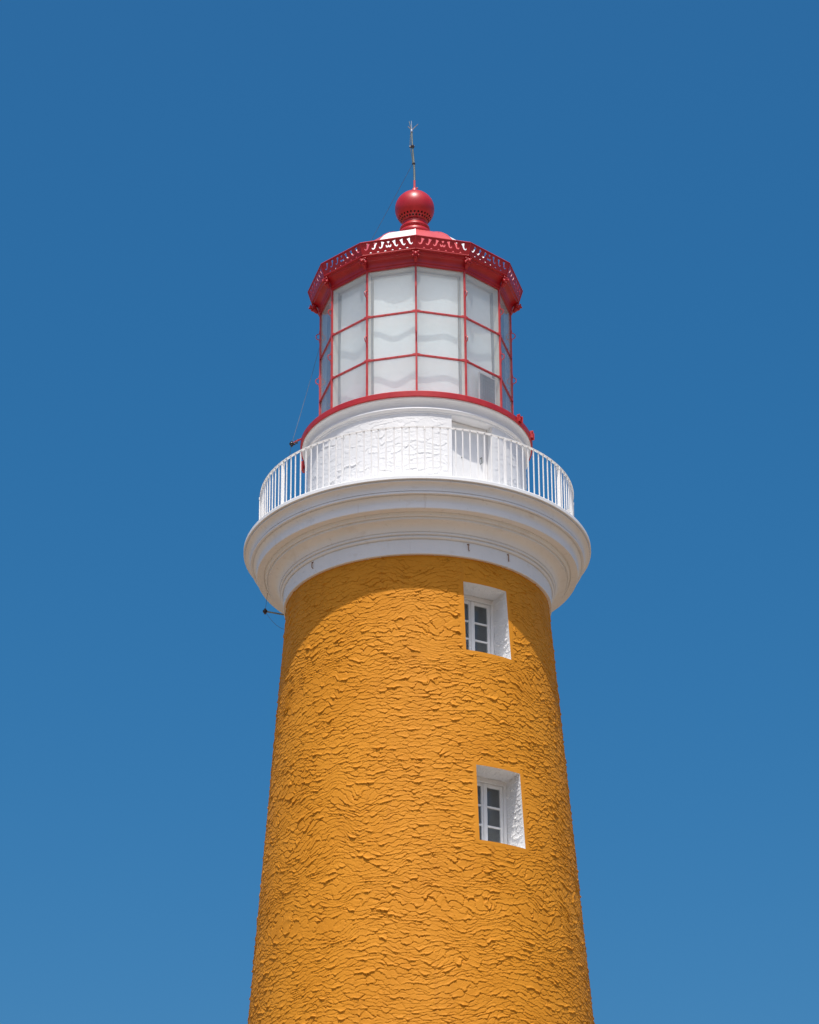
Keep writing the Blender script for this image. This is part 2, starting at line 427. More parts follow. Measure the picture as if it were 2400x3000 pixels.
def reveal(name, rim, az, depth_n, mat, parent, steps=40, rough=0.0, seed=3):
    """plastered sides of an opening, from the wall's rim straight in to the plane n = depth_n"""
    n = np.array([math.sin(R(az)), -math.cos(R(az)), 0])
    L = len(rim); cen = rim.mean(0); nn = rim @ n
    seg = np.linalg.norm(np.roll(rim, -1, 0) - rim, axis=1); per = np.concatenate([[0], np.cumsum(seg)[:-1]])
    nxt = np.roll(rim, -1, 0) - np.roll(rim, 1, 0); nxt = nxt - np.outer(nxt @ n, n); nxt /= np.linalg.norm(nxt, axis=1, keepdims=True)
    inw = np.cross(nxt, n); inw *= np.sign(((cen - rim) * inw).sum(1))[:, None]      # towards the middle of the opening
    pts = []
    for s_ in range(steps + 1):
        f = s_ / steps
        p = rim + np.outer((depth_n - nn) * f, n)
        if rough:
            dep = (nn - depth_n) * f
            k = rough * np.clip(stucco(dep * 1.0 + 20, per, seed * 13, 0.13, 0.06, 0.05), 0, 2) * min(1, f * 8)
            p = p + inw * k[:, None]
        pts.append(p)
    v = np.concatenate(pts); fcs = []
    for s_ in range(steps):
        for i in range(L):
            j = (i + 1) % L
            fcs.append((s_ * L + i, s_ * L + j, (s_ + 1) * L + j, (s_ + 1) * L + i))
    o = mesh_obj(name, v, fcs, mat, parent, True)
    o.data.set_sharp_from_angle(angle=R(60))
    return o

# ================================================================== SETTING
gm = MB(); ringr = [0, 30, 120, 600, 3000, 9000]
gv = [(0, 0, 0)]; gf = []
for k, rr in enumerate(ringr[1:]):
    for i in range(48): gv.append((rr * math.sin(2 * math.pi * i / 48), rr * math.cos(2 * math.pi * i / 48), 0))
for i in range(48): gf.append((0, 1 + (i + 1) % 48, 1 + i))
for k in range(4):
    for i in range(48): gf.append((1 + k * 48 + i, 1 + k * 48 + (i + 1) % 48, 1 + (k + 1) * 48 + (i + 1) % 48, 1 + (k + 1) * 48 + i))
ground = tag(mesh_obj('ground', gv, gf, M['ground']), kind='structure')
bm = bmesh.new(); bm.from_mesh(ground.data); bmesh.ops.recalc_face_normals(bm, faces=bm.faces[:])
if bm.faces[0].normal.z < 0: bmesh.ops.reverse_faces(bm, faces=bm.faces[:])
bm.to_mesh(ground.data); bm.free()

# ================================================================== LIGHTHOUSE
LH = empty('lighthouse')
tag(LH, 'tall orange stucco lighthouse with white gallery and red domed glass lantern', 'lighthouse')

W1 = (19.3, 40.0, 20.835, 22.04)
W2 = (21.25, 39.95, 17.63, 18.875)
tower_r = lambda z: 2.188 - 0.0723 * (z - 22.0)
rows = list(np.arange(0, 13.9, 0.8)) + list(np.arange(14.2, 22.485, 0.0084))
tower, rims = wall_grid('tower_wall', tower_r, 108, 0.232, rows, [W1, W2],
                        lambda u, v: 0.0108 * (stucco(u, v, 11, 0.165, 0.062, 0.14) - 0.35), M['orange'], LH,
                        clear=0.055, fine_z=(14.2, 22.50), band_edges=[(19.3, 22.04, 22.6, 0.05)])

# ---- windows in the tower
def make_window(spec, rim, idx):
    a0, a1, z0, z1 = spec
    az = (a0 + a1) / 2; rr = tower_r((z0 + z1) / 2)
    half = rr * math.sin(R((a1 - a0) / 2))
    front = rr * math.cos(R((a1 - a0) / 2)) - 0.44          # plane where the joinery starts
    reveal('window_reveal', rim, az, front - 0.14, M['white_stucco'], LH, rough=0.013, seed=5 + idx)
    ra = R(az)
    Y = lambda d: -(front - d)                               # local: outward is -Y
    fw = 0.055
    hw = half - 0.004; zb = z0 + 0.004; zt = z1 - 0.006
    fr = MB()
    fr.box(-hw, -hw + fw, Y(0), Y(0.09), zb, zt, bev=.006); fr.box(hw - fw, hw, Y(0), Y(0.09), zb, zt, bev=.006)
    fr.box(-hw + fw, hw - fw, Y(0.002), Y(0.09), zt - 0.075, zt, bev=.006); fr.box(-hw + fw, hw - fw, Y(0.002), Y(0.09), zb, zb + 0.07, bev=.006)
    fr.box(-hw + fw - .012, hw - fw + .012, Y(-0.012), Y(0.0), zt - 0.085, zt - 0.062, bev=.004)
    win = fr.build('window', M['window_paint'], LH, 40)
    win.rotation_euler = (0, 0, ra)
    x0 = -hw + fw + 0.003; x1 = hw - fw - 0.003; zc0 = zb + 0.073; zc1 = zt - 0.078
    st = 0.052
    for (xa, xb, side) in ((x0, -0.002, -1), (0.002, x1, 1)):
        c = MB()
        c.box(xa, xa + st, Y(0.018), Y(0.062), zc0, zc1, bev=.005); c.box(xb - st, xb, Y(0.018), Y(0.062), zc0, zc1, bev=.005)
        c.box(xa + st, xb - st, Y(0.019), Y(0.061), zc1 - 0.06, zc1, bev=.005); c.box(xa + st, xb - st, Y(0.019), Y(0.061), zc0, zc0 + 0.075, bev=.005)
        if side == -1: c.box(-0.022, 0.020, Y(0.004), Y(0.018), zc0 + .01, zc1 - .01, bev=.004)
        c.build('casement', M['window_paint'], win, 40)
        ph = (zc1 - 0.06 - zc0 - 0.075) / 3
        for k in range(3):
            zp = zc0 + 0.075 + ph * k
            p = MB(); p.box(xa + st - .004, xb - st + .004, Y(0.040), Y(0.044), zp + .006, zp + ph - .006); p.build('pane', M['window_glass'], win)
            if k:
                b = MB(); b.box(xa + st, xb - st, Y(0.020), Y(0.058), zp - 0.014, zp + 0.014, bev=.004); b.build('muntin', M['window_paint'], win, 40)
    # stair landing behind the glass
    rm = MB()
    ya, yb = Y(0.13), Y(1.5); X = 0.85
    v = [(-X, ya, z0 - .9), (X, ya, z0 - .9), (X, yb, z0 - .9), (-X, yb, z0 - .9), (-X, ya, z1 + .35), (X, ya, z1 + .35), (X, yb, z1 + .35), (-X, yb, z1 + .35),
         (-hw - .02, ya, zb - .03), (hw + .02, ya, zb - .03), (hw + .02, ya, zt + .03), (-hw - .02, ya, zt + .03)]
    f = [(0, 1, 2, 3), (4, 7, 6, 5), (0, 3, 7, 4), (1, 5, 6, 2), (3, 2, 6, 7), (0, 8, 9, 1), (1, 9, 10, 5), (5, 10, 11, 4), (4, 11, 8, 0)]
    o = mesh_obj('stair_niche', v, f, M['room'], LH); o.rotation_euler = (0, 0, ra)
make_window(W1, rims[0], 0)
make_window(W2, rims[1], 1)

# ---- moulded cornice that carries the gallery
def arc(p0, p1, bulge, n=8):
    """points from p0 to p1 bowed sideways by bulge x length"""
    p0 = Vector(p0); p1 = Vector(p1); d = p1 - p0; nrm = Vector((-d.y, d.x))
    out = []
    for i in range(1, n):
        t = i / n; q = p0 + d * t + nrm * bulge * 4 * t * (1 - t); out.append((q.x, q.y))
    return out
prof = [(1.78, 23.555), (2.70, 23.545), (2.84, 23.530), (2.868, 23.522), (2.874, 23.512), (2.874, 23.462), (2.866, 23.456), (2.848, 23.455), (2.836, 23.468), (2.826, 23.466), (2.828, 23.440), (2.842, 23.434)]
a, b = (2.842, 23.425), (2.757, 23.305); prof += [a] + arc(a, b, -0.20) + [b]
prof += [(2.752, 23.303), (2.735, 23.312), (2.728, 23.302), (2.745, 23.293), (2.757, 23.291), (2.757, 23.262), (2.751, 23.256), (2.722, 23.256), (2.700, 23.266), (2.692, 23.256)]
a, b = (2.706, 23.245), (2.652, 23.125); prof += [a] + arc(a, b, -0.16) + [b]
prof += [(2.649, 23.058), (2.643, 23.050), (2.535, 23.046), (2.522, 23.066), (2.508, 23.064), (2.506, 23.040), (2.500, 23.032), (2.497, 22.998), (2.490, 22.990), (2.478, 22.990), (2.470, 23.006), (2.458, 23.002), (2.458, 22.975)]
a, b = (2.460, 22.955), (2.275, 22.826); prof += [a] + arc(a, b, -0.20, 10) + [b]
prof += [(2.268, 22.832), (2.256, 22.830), (2.258, 22.815), (2.268, 22.810), (2.268, 22.786), (2.260, 22.780), (2.244, 22.782), (2.232, 22.792), (2.226, 22.782)]
a, b = (2.234, 22.772), (2.222, 22.724); prof += [a] + arc(a, b, 0.35, 5) + [b]
prof += [(2.214, 22.730), (2.196, 22.732), (2.196, 22.716), (2.206, 22.712), (2.204, 22.474), (2.198, 22.466), (2.05, 22.464), (1.78, 22.60)]
cor = MB(); cor.lathe(prof, 256); cor.build('gallery_cornice', M['cornice'], LH, 30)

# rusty stubs left in the frieze
for az in (-49.5, 21.5, 41.0):
    s_ = MB(); p = pol(2.212, az, 22.66)
    s_.tube([pol(2.18, az, 22.69), pol(2.222, az, 22.69), pol(2.224, az, 22.60), pol(2.21, az + .4, 22.575)], 0.0075, 6)
    s_.box(-0.020, 0.020, -2.212, -2.19, 22.678, 22.696)
    vv = s_.v[-8:]; n0 = len(s_.v) - 8
    for i in range(8):
        x, y, z = vv[i]; ca, sa = math.cos(R(az)), math.sin(R(az)); s_.v[n0 + i] = (x * ca - y * sa, x * sa + y * ca, z)
    s_.build('rusty_hook', M['rust'], LH, 40)

# ---- railing
RR = 2.60
rl = MB()
sec = [(RR - .022, 24.512), (RR + .022, 24.512), (RR + .022, 24.524), (RR - .022, 24.524)]
rl.lathe(sec, 132)
rail = rl.build('railing', M['white_metal'], LH, 30)
bm_ = MB(); bm_.tube([(0, -RR, 23.53), (0, -RR, 24.514)], 0.0115, 6)
base_b = None; base_p = None
NP, PER = 12, 11
rg = random.Random(3)
pm = MB(); pm.box(-.011, .011, -RR - .030, -RR + .030, 23.53, 24.49, bev=.003); pm.box(-.016, .016, -RR - .034, -RR + .034, 24.455, 24.508, bev=.004); pm.box(-.04, .04, -RR - .04, -RR + .04, 23.53, 23.556)
for k in range(NP):
    for j in range(PER):
        az = 3.0 + 30.0 * k + 30.0 * j / PER
        if j == 0:
            if base_p is None:
                base_p = pm.build('railing_post', M['white_metal'], rail, 30); o = base_p
            else: o = inst(base_p, rail)
        else:
            if base_b is None:
                base_b = bm_.build('baluster', M['white_metal'], rail, 60); o = base_b
            else: o = inst(base_b, rail)
        o.rotation_euler = (0, 0, R(az + rg.uniform(-.14, .14)))

# ---- watch room drum
DOOR = (18.3, 42.6, 23.60, 25.175)
drum_rows = list(np.arange(23.50, 25.20, 0.0112))
drum, drims = wall_grid('drum_wall', lambda z: 1.837 + 0 * z, 112, 0.36, drum_rows, [DOOR],
                        lambda u, v: 0.0050 * (stucco(u, v, 71, 0.19, 0.080, 0.10) - 0.35), M['white_stucco'], LH,
                        clear=0.05, fine_z=(23.4, 25.19))
daz = (DOOR[0] + DOOR[1]) / 2
dfront = 1.837 * math.cos(R((DOOR[1] - DOOR[0]) / 2)) - 0.165
reveal('door_reveal', drims[0], daz, dfront - 0.08, M['white_stucco'], LH, rough=0.0)
dh = 1.837 * math.sin(R((DOOR[1] - DOOR[0]) / 2)) - 0.004
d = MB()
d.box(-dh, dh, -(dfront), -(dfront - .05), DOOR[2], DOOR[3] - .004)
door = d.build('door', M['door'], LH, 30); door.rotation_euler = (0, 0, R(daz))
d = MB()
for x0_, x1_ in ((-dh + .02, -dh + .09), (dh - .09, dh - .02)): d.box(x0_, x1_, -(dfront + .010), -(dfront + .001), DOOR[2] + .01, DOOR[3] - .02, bev=.004)
d.box(-dh + .09, dh - .09, -(dfront + .014), -(dfront + .001), DOOR[3] - .11, DOOR[3] - .02, bev=.004)
d.build('door_frame', M['door'], door, 30)
d = MB(); d.tube([(dh - .13, -(dfront), 24.62), (dh - .13, -(dfront + .045), 24.62), (dh - .13, -(dfront + .045), 24.52), (dh - .13, -(dfront), 24.52)], 0.008, 6)
d.build('door_handle', M['iron'], door, 30)
d = MB(); d.ball((-dh + .28, -(dfront + .004), 24.55), .014, 8, 6); d.build('door_lock', M['iron'], door, 30)

prof = [(1.75, 25.180), (1.842, 25.180), (1.848, 25.186), (1.850, 25.206), (1.862, 25.212)]
a, b = (1.866, 25.216), (1.870, 25.272); prof += [a] + arc(a, b, -0.35, 6) + [b]
prof += [(1.858, 25.280), (1.858, 25.292)]
a, b = (1.860, 25.296), (1.925, 25.405); prof += [a] + arc(a, b, 0.10, 8) + [b]
prof += [(1.928, 25.428), (1.75, 25.428)]
dc = MB(); dc.lathe(prof, 224); dc.build('drum_cornice', M['white_stucco'], LH, 30)

# ---- red iron ring the lantern stands on
prof = [(1.50, 25.430), (1.950, 25.430), (1.956, 25.436), (1.957, 25.520), (1.950, 25.530), (1.67, 25.536), (1.50, 25.536)]
ring = MB(); ring.lathe(prof, 224); ring = ring.build('lantern_base_ring', M['red_ring'], LH, 30)
fl = MB(); fl.lathe([(0.02, 25.50), (1.497, 25.50), (1.497, 25.46), (0.02, 25.46)], 48); fl.build('lantern_floor', M['plank'], LH)
# clamps for a ladder on the ring's rim
for az in (60.5, 79.0):
    c = MB()
    for x0_ in (-.060, .036): c.box(x0_, x0_ + .018, -2.005, -1.945, 25.445, 25.575, bev=.004)
    c.box(-.042, .036, -1.985, -1.958, 25.475, 25.51, bev=.004); c.tube([(-.075, -1.988, 25.55), (.075, -1.988, 25.55)], .009, 8)
    c.ball((.062, -1.988, 25.55), .016, 8, 6)
    o = c.build('ladder_clamp', M['red_ring'], LH, 30); o.rotation_euler = (0, 0, R(az))
c = MB(); c.box(-.05, .05, -1.99, -1.90, 25.33, 25.428, bev=.004); c.box(-.06, .06, -1.98, -1.94, 25.25, 25.33, bev=.004)
o = c.build('ladder_clamp', M['red_ring'], LH, 30); o.rotation_euler = (0, 0, R(-101))

# ---- lantern: twelve-sided glazing
A0 = 0.372
RL = 1.63; AP = RL * math.cos(R(15)); HW = RL * math.sin(R(15))
ZB, ZT = 25.536, 28.11
ZTR = (26.381, 27.210)
hd = MB()
# soffit: moulded eave from the head of the glass out to the gutter
hd.lathe([(1.56, 28.085), (1.652, 28.085), (1.658, 28.092), (1.658, 28.126), (1.648, 28.132), (1.56, 28.132)], 12, az0=R(A0))
lantern = hd.build('lantern', M['red'], LH)
mul = MB()
mul.box(-.016, .016, -RL - .020, -RL + .012, ZB, ZT - .02, bev=.004)
base = mul.build('mullion', M['red_bar'], lantern)
pst = MB(); pst.box(-.011, .011, -RL + .013, -RL + .108, ZB, ZT - .02, bev=.003)
pbase = pst.build('inner_post', M['cream'], lantern)
bk_ = MB(); bk_.box(-.008, .008, -RL + .109, -RL + .165, ZB, ZT - .05)
bbase = bk_.build('post_flange', M['grey_metal'], lantern)
hn = MB()
hp = []
for (zc) in (0,):
    hp = [(0, -RL - .020, -.085), (0, -RL - .024, -.060)] + [(0, -RL - .024 - .056 * math.sin(math.pi * t / 12) , -.056 * math.cos(math.pi * t / 12)) for t in range(1, 12)] + [(0, -RL - .024, .060), (0, -RL - .020, .085)]
hn.tube(hp, 0.0085, 6); hn.box(-.012, .012, -RL - .026, -RL - .018, -.11, -.058); hn.box(-.012, .012, -RL - .026, -RL - .018, .058, .11)
hbase = hn.build('grab_handle', M['red_bar'], lantern, 50)
tra = MB()
tra.box(-HW + .015, HW - .015, -AP - .014, -AP + .026, -.015, .015, bev=.003)
for x_ in (-.30, -.10, .10, .30): tra.box(x_ - .009, x_ + .009, -AP - .018, -AP - .0142, -.008, .008, mi=1)
tra.box(HW - .06, HW - .012, -AP - .020, -AP - .0145, -.021, .021); tra.box(-HW + .012, -HW + .06, -AP - .020, -AP - .0145, -.021, .021)
tbase = tra.build('transom', M['red_bar'], lantern, mats=[M['red_bar'], M['bolt']])
hdi = MB(); hdi.box(-HW + .03, HW - .03, -AP + .02, -AP + .10, ZT - .045, ZT - .012, bev=.004)
hdbase = hdi.build('head_rail', M['cream'], lantern)
rows_z = [(ZB, ZTR[0] - .013), (ZTR[0] + .013, ZTR[1] - .013), (ZTR[1] + .013, ZT - .02)]
panes = []
for (z0, z1) in rows_z:
    p = MB(); p.box(-HW + .014, HW - .014, -AP + .002, -AP + .007, z0, z1); panes.append(p.build('pane', M['glass'], lantern))
first = True
for k in range(12):
    va = R(A0 + 30 * k); fa = R(A0 + 15 + 30 * k)
    if first:
        for o in (base, pbase, bbase): o.rotation_euler = (0, 0, va)
        for o in panes + [hdbase]: o.rotation_euler = (0, 0, fa)
    else:
        for o in (base, pbase, bbase): inst(o, lantern, va)
        for o in panes + [hdbase]: inst(o, lantern, fa)
    for i, z in enumerate((27.645, 26.775)):
        o = hbase if first and i == 0 else inst(hbase, lantern)
        o.location = (0, 0, z); o.rotation_euler = (0, 0, va)
    for i, z in enumerate(ZTR):
        o = tbase if first and i == 0 else inst(tbase, lantern)
        o.location = (0, 0, z); o.rotation_euler = (0, 0, fa)
    first = False

cl = MB(); cl.lathe([(1.545, 28.080), (1.555, 28.095), (1.555, 28.118), (0.4, 28.118), (0.4, 28.080)], 12, az0=R(A0))
cl.build('lantern_ceiling', M['cream'], LH)

# ---- eave with pierced fascia
ev = MB()
prof = [(1.60, 28.125), (1.660, 28.130), (1.668, 28.140)]
a, b = (1.670, 28.150), (1.752, 28.268); prof += [a] + arc(a, b, 0.20, 6) + [b]
prof += [(1.766, 28.272), (1.770, 28.284), (1.764, 28.296), (1.774, 28.306), (1.795, 28.312), (1.800, 28.324), (1.795, 28.336), (1.70, 28.345), (1.55, 28.36)]
ev.lathe(prof, 12, az0=R(A0)); eave = ev.build('eave', M['red'], LH)
bm = bmesh.new(); bm.from_mesh(eave.data); bm.free()

FB, FT = 28.336, 28.538
RFB, RFT = 1.786, 1.845
fwid = RFT * math.cos(R(15)) * math.tan(R(15)) * 2       # panel width at the top edge
def hook(cx, flip, w, h):
    """one running-scroll opening: a funnel that narrows and curls"""
    path = [(0.38, .97, .50), (.32, .80, .36), (.27, .62, .25), (.22, .45, .22), (.12, .30, .21), (-.04, .24, .19), (-.17, .32, .14), (-.20, .43, .06)]
    Lp, Rp = [], []
    for i, (x, y, wd) in enumerate(path):
        x2, y2, _ = path[min(i + 1, len(path) - 1)]; x1, y1, _ = path[max(i - 1, 0)]
        dx, dy = (x2 - x1) * w, (y2 - y1) * h; l = math.hypot(dx, dy); nx, ny = -dy / l, dx / l
        X, Y_ = (x - .1) * w, y * h
        Lp.append((X + nx * wd * w / 2, Y_ + ny * wd * w / 2)); Rp.append((X - nx * wd * w / 2, Y_ - ny * wd * w / 2))
    pts = Lp + Rp[::-1]
    return [(cx + flip * p[0], p[1]) for p in pts]
def fascia_mesh():
    cu = bpy.data.curves.new('fascia_panel', 'CURVE'); cu.dimensions = '2D'; cu.fill_mode = 'BOTH'; cu.extrude = 0.006
    Hh = math.hypot(FT - FB, RFT - RFB)
    def poly(pts):
        sp = cu.splines.new('POLY'); sp.points.add(len(pts) - 1); sp.use_cyclic_u = True
        for i, (x, y) in enumerate(pts): sp.points[i].co = (x, y, 0, 1)
    wb = RFB * math.cos(R(15)) * math.tan(R(15)); wt = fwid / 2
    poly([(-wb, 0), (wb, 0), (wt, Hh), (-wt, Hh)])
    cell = 2 * wb * .96 / 7
    y0, hh = Hh * .24, Hh * .66
    for i in range(-3, 4):
        cx = i * cell
        if i: poly([(x, y0 + y) for x, y in hook(cx, 1 if i < 0 else -1, cell * .92, hh)])
        else:
            poly([(-.20 * cell, y0 + .95 * hh), (.20 * cell, y0 + .95 * hh), (.06 * cell, y0 + .70 * hh), (-.06 * cell, y0 + .70 * hh)])
            poly([(cell * x, y0 + hh * y) for x, y in ((-.40, .50), (-.30, .56), (-.24, .42), (-.08, .40), (0, .58), (.08, .40), (.24, .42), (.30, .56), (.40, .50), (.34, .24), (.12, .18), (0, .28), (-.12, .18), (-.34, .24))])
        if abs(i) < 3 or True:
            xo = cx + cell * .5
            if i < 3: poly([(xo - .20 * cell, Hh * .085), (xo + .20 * cell, Hh * .085), (xo, Hh * .185)])
    ob = bpy.data.objects.new('tmp', cu); C.objects.link(ob)
    me = bpy.data.meshes.new_from_object(ob.evaluated_get(bpy.context.evaluated_depsgraph_get()))
    C.objects.unlink(ob); bpy.data.objects.remove(ob)
    ap_b, ap_t = RFB * math.cos(R(15)), RFT * math.cos(R(15))
    dr, dz = (ap_t - ap_b) / Hh, (FT - FB) / Hh
    for v in me.vertices:
        x, y, z = v.co
        v.co = (x, -(ap_b + dr * y + z * dz), FB + dz * y - z * dr)
    me.name = 'fascia_panel'; me.materials.clear(); me.materials.append(M['red'])
    return me
fm = fascia_mesh()
for k in range(12):
    o = link(bpy.data.objects.new('fascia_panel', fm), eave); o.rotation_euler = (0, 0, R(A0 + 15 + 30 * k))
tr_ = MB(); tr_.lathe([(1.842, 28.532), (1.858, 28.532), (1.862, 28.545), (1.856, 28.556), (1.842, 28.552)], 12, az0=R(A0)); tr_.build('gutter_rim', M['red'], eave)
cs = MB(); cs.tube([(0, -RFB - .006, FB), (0, -RFT - .008, FT)], .011, 6); cbase = cs.build('corner_strip', M['red'], eave, 60)
# lion-head bosses under the gutter, one at each corner
lb = MB()
z_ = 28.232; y_ = -1.765
lb.ball((0, y_ + .015, z_), .062, 14, 10, (1.0, .75, 1.0))
lb.ball((0, y_ - .035, z_ - .006), .036, 10, 8, (.95, .9, 1.05))
lb.ball((0, y_ - .062, z_ - .022), .018, 8, 6, (1.2, .8, .9))
for s_ in (-1, 1):
    lb.ball((s_ * .046, y_ - .010, z_ + .040), .020, 8, 6); lb.ball((s_ * .030, y_ - .045, z_ + .020), .014, 8, 6)
    lb.ball((s_ * .048, y_ - .002, z_ - .030), .024, 8, 6)
lb.ball((0, y_ - .012, z_ - .055), .030, 8, 6, (1.1, .9, .8)); lb.tube([(0, y_ + .03, z_ - .05), (0, y_ + .075, z_ - .115)], [.045, .022], 10)
lbase = lb.build('lion_head_boss', M['red'], eave, 60)
for k in range(12):
    va = R(A0 + 30 * k)
    if k == 0: cbase.rotation_euler = lbase.rotation_euler = (0, 0, va)
    else: inst(cbase, eave, va); inst(lbase, eave, va)

# ---- ogee dome of twelve panels, alternately red and white
dp = [(1.70, 28.375), (1.62, 28.46), (1.54, 28.57), (1.45, 28.69), (1.36, 28.80), (1.28, 28.885), (1.20, 28.975), (1.10, 29.085), (1.00, 29.172), (.90, 29.250), (.80, 29.312), (.70, 29.368), (.58, 29.425), (.46, 29.475), (.34, 29.530), (.28, 29.575)]
def dome_panel(name, mat, parent):
    v = []; f = []
    t15 = math.tan(R(15)); c15 = math.cos(R(15)); nn = 6
    for (r_, z) in dp:
        ap = r_ * c15; w = ap * t15 - .002
        for i in range(nn + 1):
            x = -w + 2 * w * i / nn; v.append((x, -ap, z))
    for j in range(len(dp) - 1):
        for i in range(nn): q = j * (nn + 1) + i; f.append((q, q + 1, q + nn + 2, q + nn + 1))
    n0 = len(v)
    v += [(x, y + .02, z - .012) for (x, y, z) in v]
    f += [tuple(n0 + q for q in ff[::-1]) for ff in f]
    return mesh_obj(name, v, f, mat, parent, True)
rb = MB(); rb.tube([(0, -r_ - .001, z) for (r_, z) in dp], .012, 6)
ped = MB()
ped.lathe([(.02, 29.50), (.30, 29.50), (.31, 29.545), (.285, 29.59), (.272, 29.61), (.285, 29.625), (.292, 29.66), (.288, 29.695), (.268, 29.72), (.252, 29.735), (.238, 29.750), (.256, 29.765), (.264, 29.785), (.258, 29.808), (.240, 29.822), (.222, 29.86), (.216, 29.90), (.02, 29.90)], 64)
dome = ped.build('dome', M['red'], LH, 40)
pr = dome_panel('dome_panel', M['dome_red'], dome); pw = dome_panel('dome_panel', M['dome_white'], dome)
rbase = rb.build('dome_rib', M['dome_white'], dome, 60)
rred = MB(); rred.tube([(0, -r_ - .001, z) for (r_, z) in dp], .010, 6); rred = rred.build('dome_rib', M['dome_red'], dome, 60)
seen = set()
for k in range(12):
    src = pr if k % 2 == 0 else pw
    o = src if k % 2 not in seen else inst(src, dome)
    seen.add(k % 2); o.rotation_euler = (0, 0, R(A0 + 15 + 30 * k))
    rs = rbase if k % 2 == 0 else rred
    o = rs if (10 + k % 2) not in seen else inst(rs, dome)
    seen.add(10 + k % 2); o.rotation_euler = (0, 0, R(A0 + 30 * k))

# ---- ventilator ball with two rows of drilled holes
NB = 27 * 8; RB = 0.345; ZBALL = 30.205
lat = [-70.0, -66, -62, -58] + list(np.arange(-54, -28, 1.3)) + list(np.arange(-27, 90, 4.5)) + [88.0]
lat = np.array(lat); vv = []; ff = []
for la in lat:
    for k in range(NB):
        a = 2 * math.pi * k / NB; c_ = RB * math.cos(R(la)); vv.append((c_ * math.sin(a), -c_ * math.cos(a), ZBALL + RB * math.sin(R(la))))
def hole_at(la, k):
    for (l0, off) in ((-36.4, 4), (-45.8, 0)):
        dk = ((k + .5 - off) % 8) - 4
        if math.hypot(dk * 1.667 * math.cos(R(la)), (la - l0)) < 3.0: return True
    return False
for j in range(len(lat) - 1):
    for k in range(NB):
        if hole_at((lat[j] + lat[j + 1]) / 2, k): continue
        k2 = (k + 1) % NB; ff.append((j * NB + k, j * NB + k2, (j + 1) * NB + k2, (j + 1) * NB + k))
vb = mesh_obj('ventilator_ball', vv, ff, M['red'], LH, True)
i_ = MB(); i_.ball((0, 0, ZBALL), RB - .03, 32, 20); i_.build('vent_hole_shade', M['dark'], vb, 'all')  # dark sphere added inside, its colour standing in for the hollow ball's shade
fn = MB(); fn.lathe([(.001, 30.53), (.062, 30.535), (.066, 30.55), (.055, 30.575), (.040, 30.60), (.036, 30.63), (.020, 30.645), (.018, 30.80), (.001, 30.80)], 20); fn.ball((.045, -.045, 30.615), .016, 8, 6)
fn.build('finial', M['dome_red'], vb, 40)

# ================================================================== THINGS ON THE LIGHTHOUSE
# curtains that hang inside the six panes facing the camera
cw = {-75: ('leftmost narrow white curtain, seen edge-on behind the lantern glass', .010), -45: ('white curtain behind the second lantern bay left of the middle glazing bar', .021),
      -15: ('white wavy curtain behind the lantern bay just left of the middle glazing bar', .023), 15: ('white curtain behind the lantern bay just right of the middle glazing bar', .014),
      45: ('white curtain behind the lantern bay that holds the solar panel', .018), 75: ('rightmost narrow white curtain, seen edge-on behind the lantern glass', .010)}
for fz, (lab, amp) in cw.items():
    depth = 0.150
    ap = AP - depth; wmax = (RL - .17) * math.sin(R(15)) + .012
    near = wmax; far = wmax - .045
    xl, xr = (-far, near) if fz < 0 else (-near, far)
    if abs(fz) > 60: xl, xr = (-far + .1, near) if fz < 0 else (-near, far - .1)
    t = empty('curtain', pol(ap, fz + A0, ZB)); t.rotation_euler = (0, 0, R(fz + A0))
    tag(t, lab, 'curtain', 'curtains inside the lantern')
    nx, nz = 40, 30; v = []; f = []; sd_ = rng.uniform(0, 50)
    zt = 28.03 - ZB; zb0 = .03
    for j in range(nz + 1):
        z = zb0 + (zt - zb0) * j / nz
        for i in range(nx + 1):
            x = xl + (xr - xl) * i / nx
            fold = math.sin(x * 8.5 + sd_ + .25 * math.sin(z * 1.7)) * amp + .08 * amp * math.sin(x * 19 + sd_ * 2 + .5 * z)
            fold += .008 * math.sin(z * 3 + sd_) 
            damp = .35 + .65 * min(1, (zt - z) / .5)
            v.append((x, fold * damp, z))
    for j in range(nz):
        for i in range(nx): q = j * (nx + 1) + i; f.append((q, q + 1, q + nx + 2, q + nx + 1))
    n0 = len(v); v += [(x, y + .004, z) for x, y, z in v]; f += [tuple(n0 + q for q in ff_[::-1]) for ff_ in f]
    mesh_obj('cloth', v, f, M['fabric'], t, True)
    rd = MB(); rd.tube([(-wmax - .01, 0, zt + .012), (wmax + .01, 0, zt + .012)], .011, 8); rd.build('curtain_rod', M['window_paint'], t, 60)

# solar panel standing behind the glass
FZ = 45 + A0
sp = empty('solar_panel', pol(AP - .06, FZ, ZB)); sp.rotation_euler = (R(0), 0, R(FZ))
tag(sp, 'small dark solar panel standing behind a lower right lantern pane', 'solar panel')
s0, s1, zt = -.050, .350, .805
c_ = MB(); c_.box(s0 + .018, s1 - .018, -.004, .004, .018, zt - .018); c_.build('cell_sheet', M['solar'], sp)
c_ = MB(); c_.box(s0, s0 + .018, -.014, .014, 0, zt, bev=.003); c_.box(s1 - .018, s1, -.014, .014, 0, zt, bev=.003)
c_.box(s0 + .018, s1 - .018, -.013, .013, zt - .018, zt, bev=.003); c_.box(s0 + .018, s1 - .018, -.013, .013, 0, .018, bev=.003)
c_.build('panel_frame', M['window_paint'], sp)

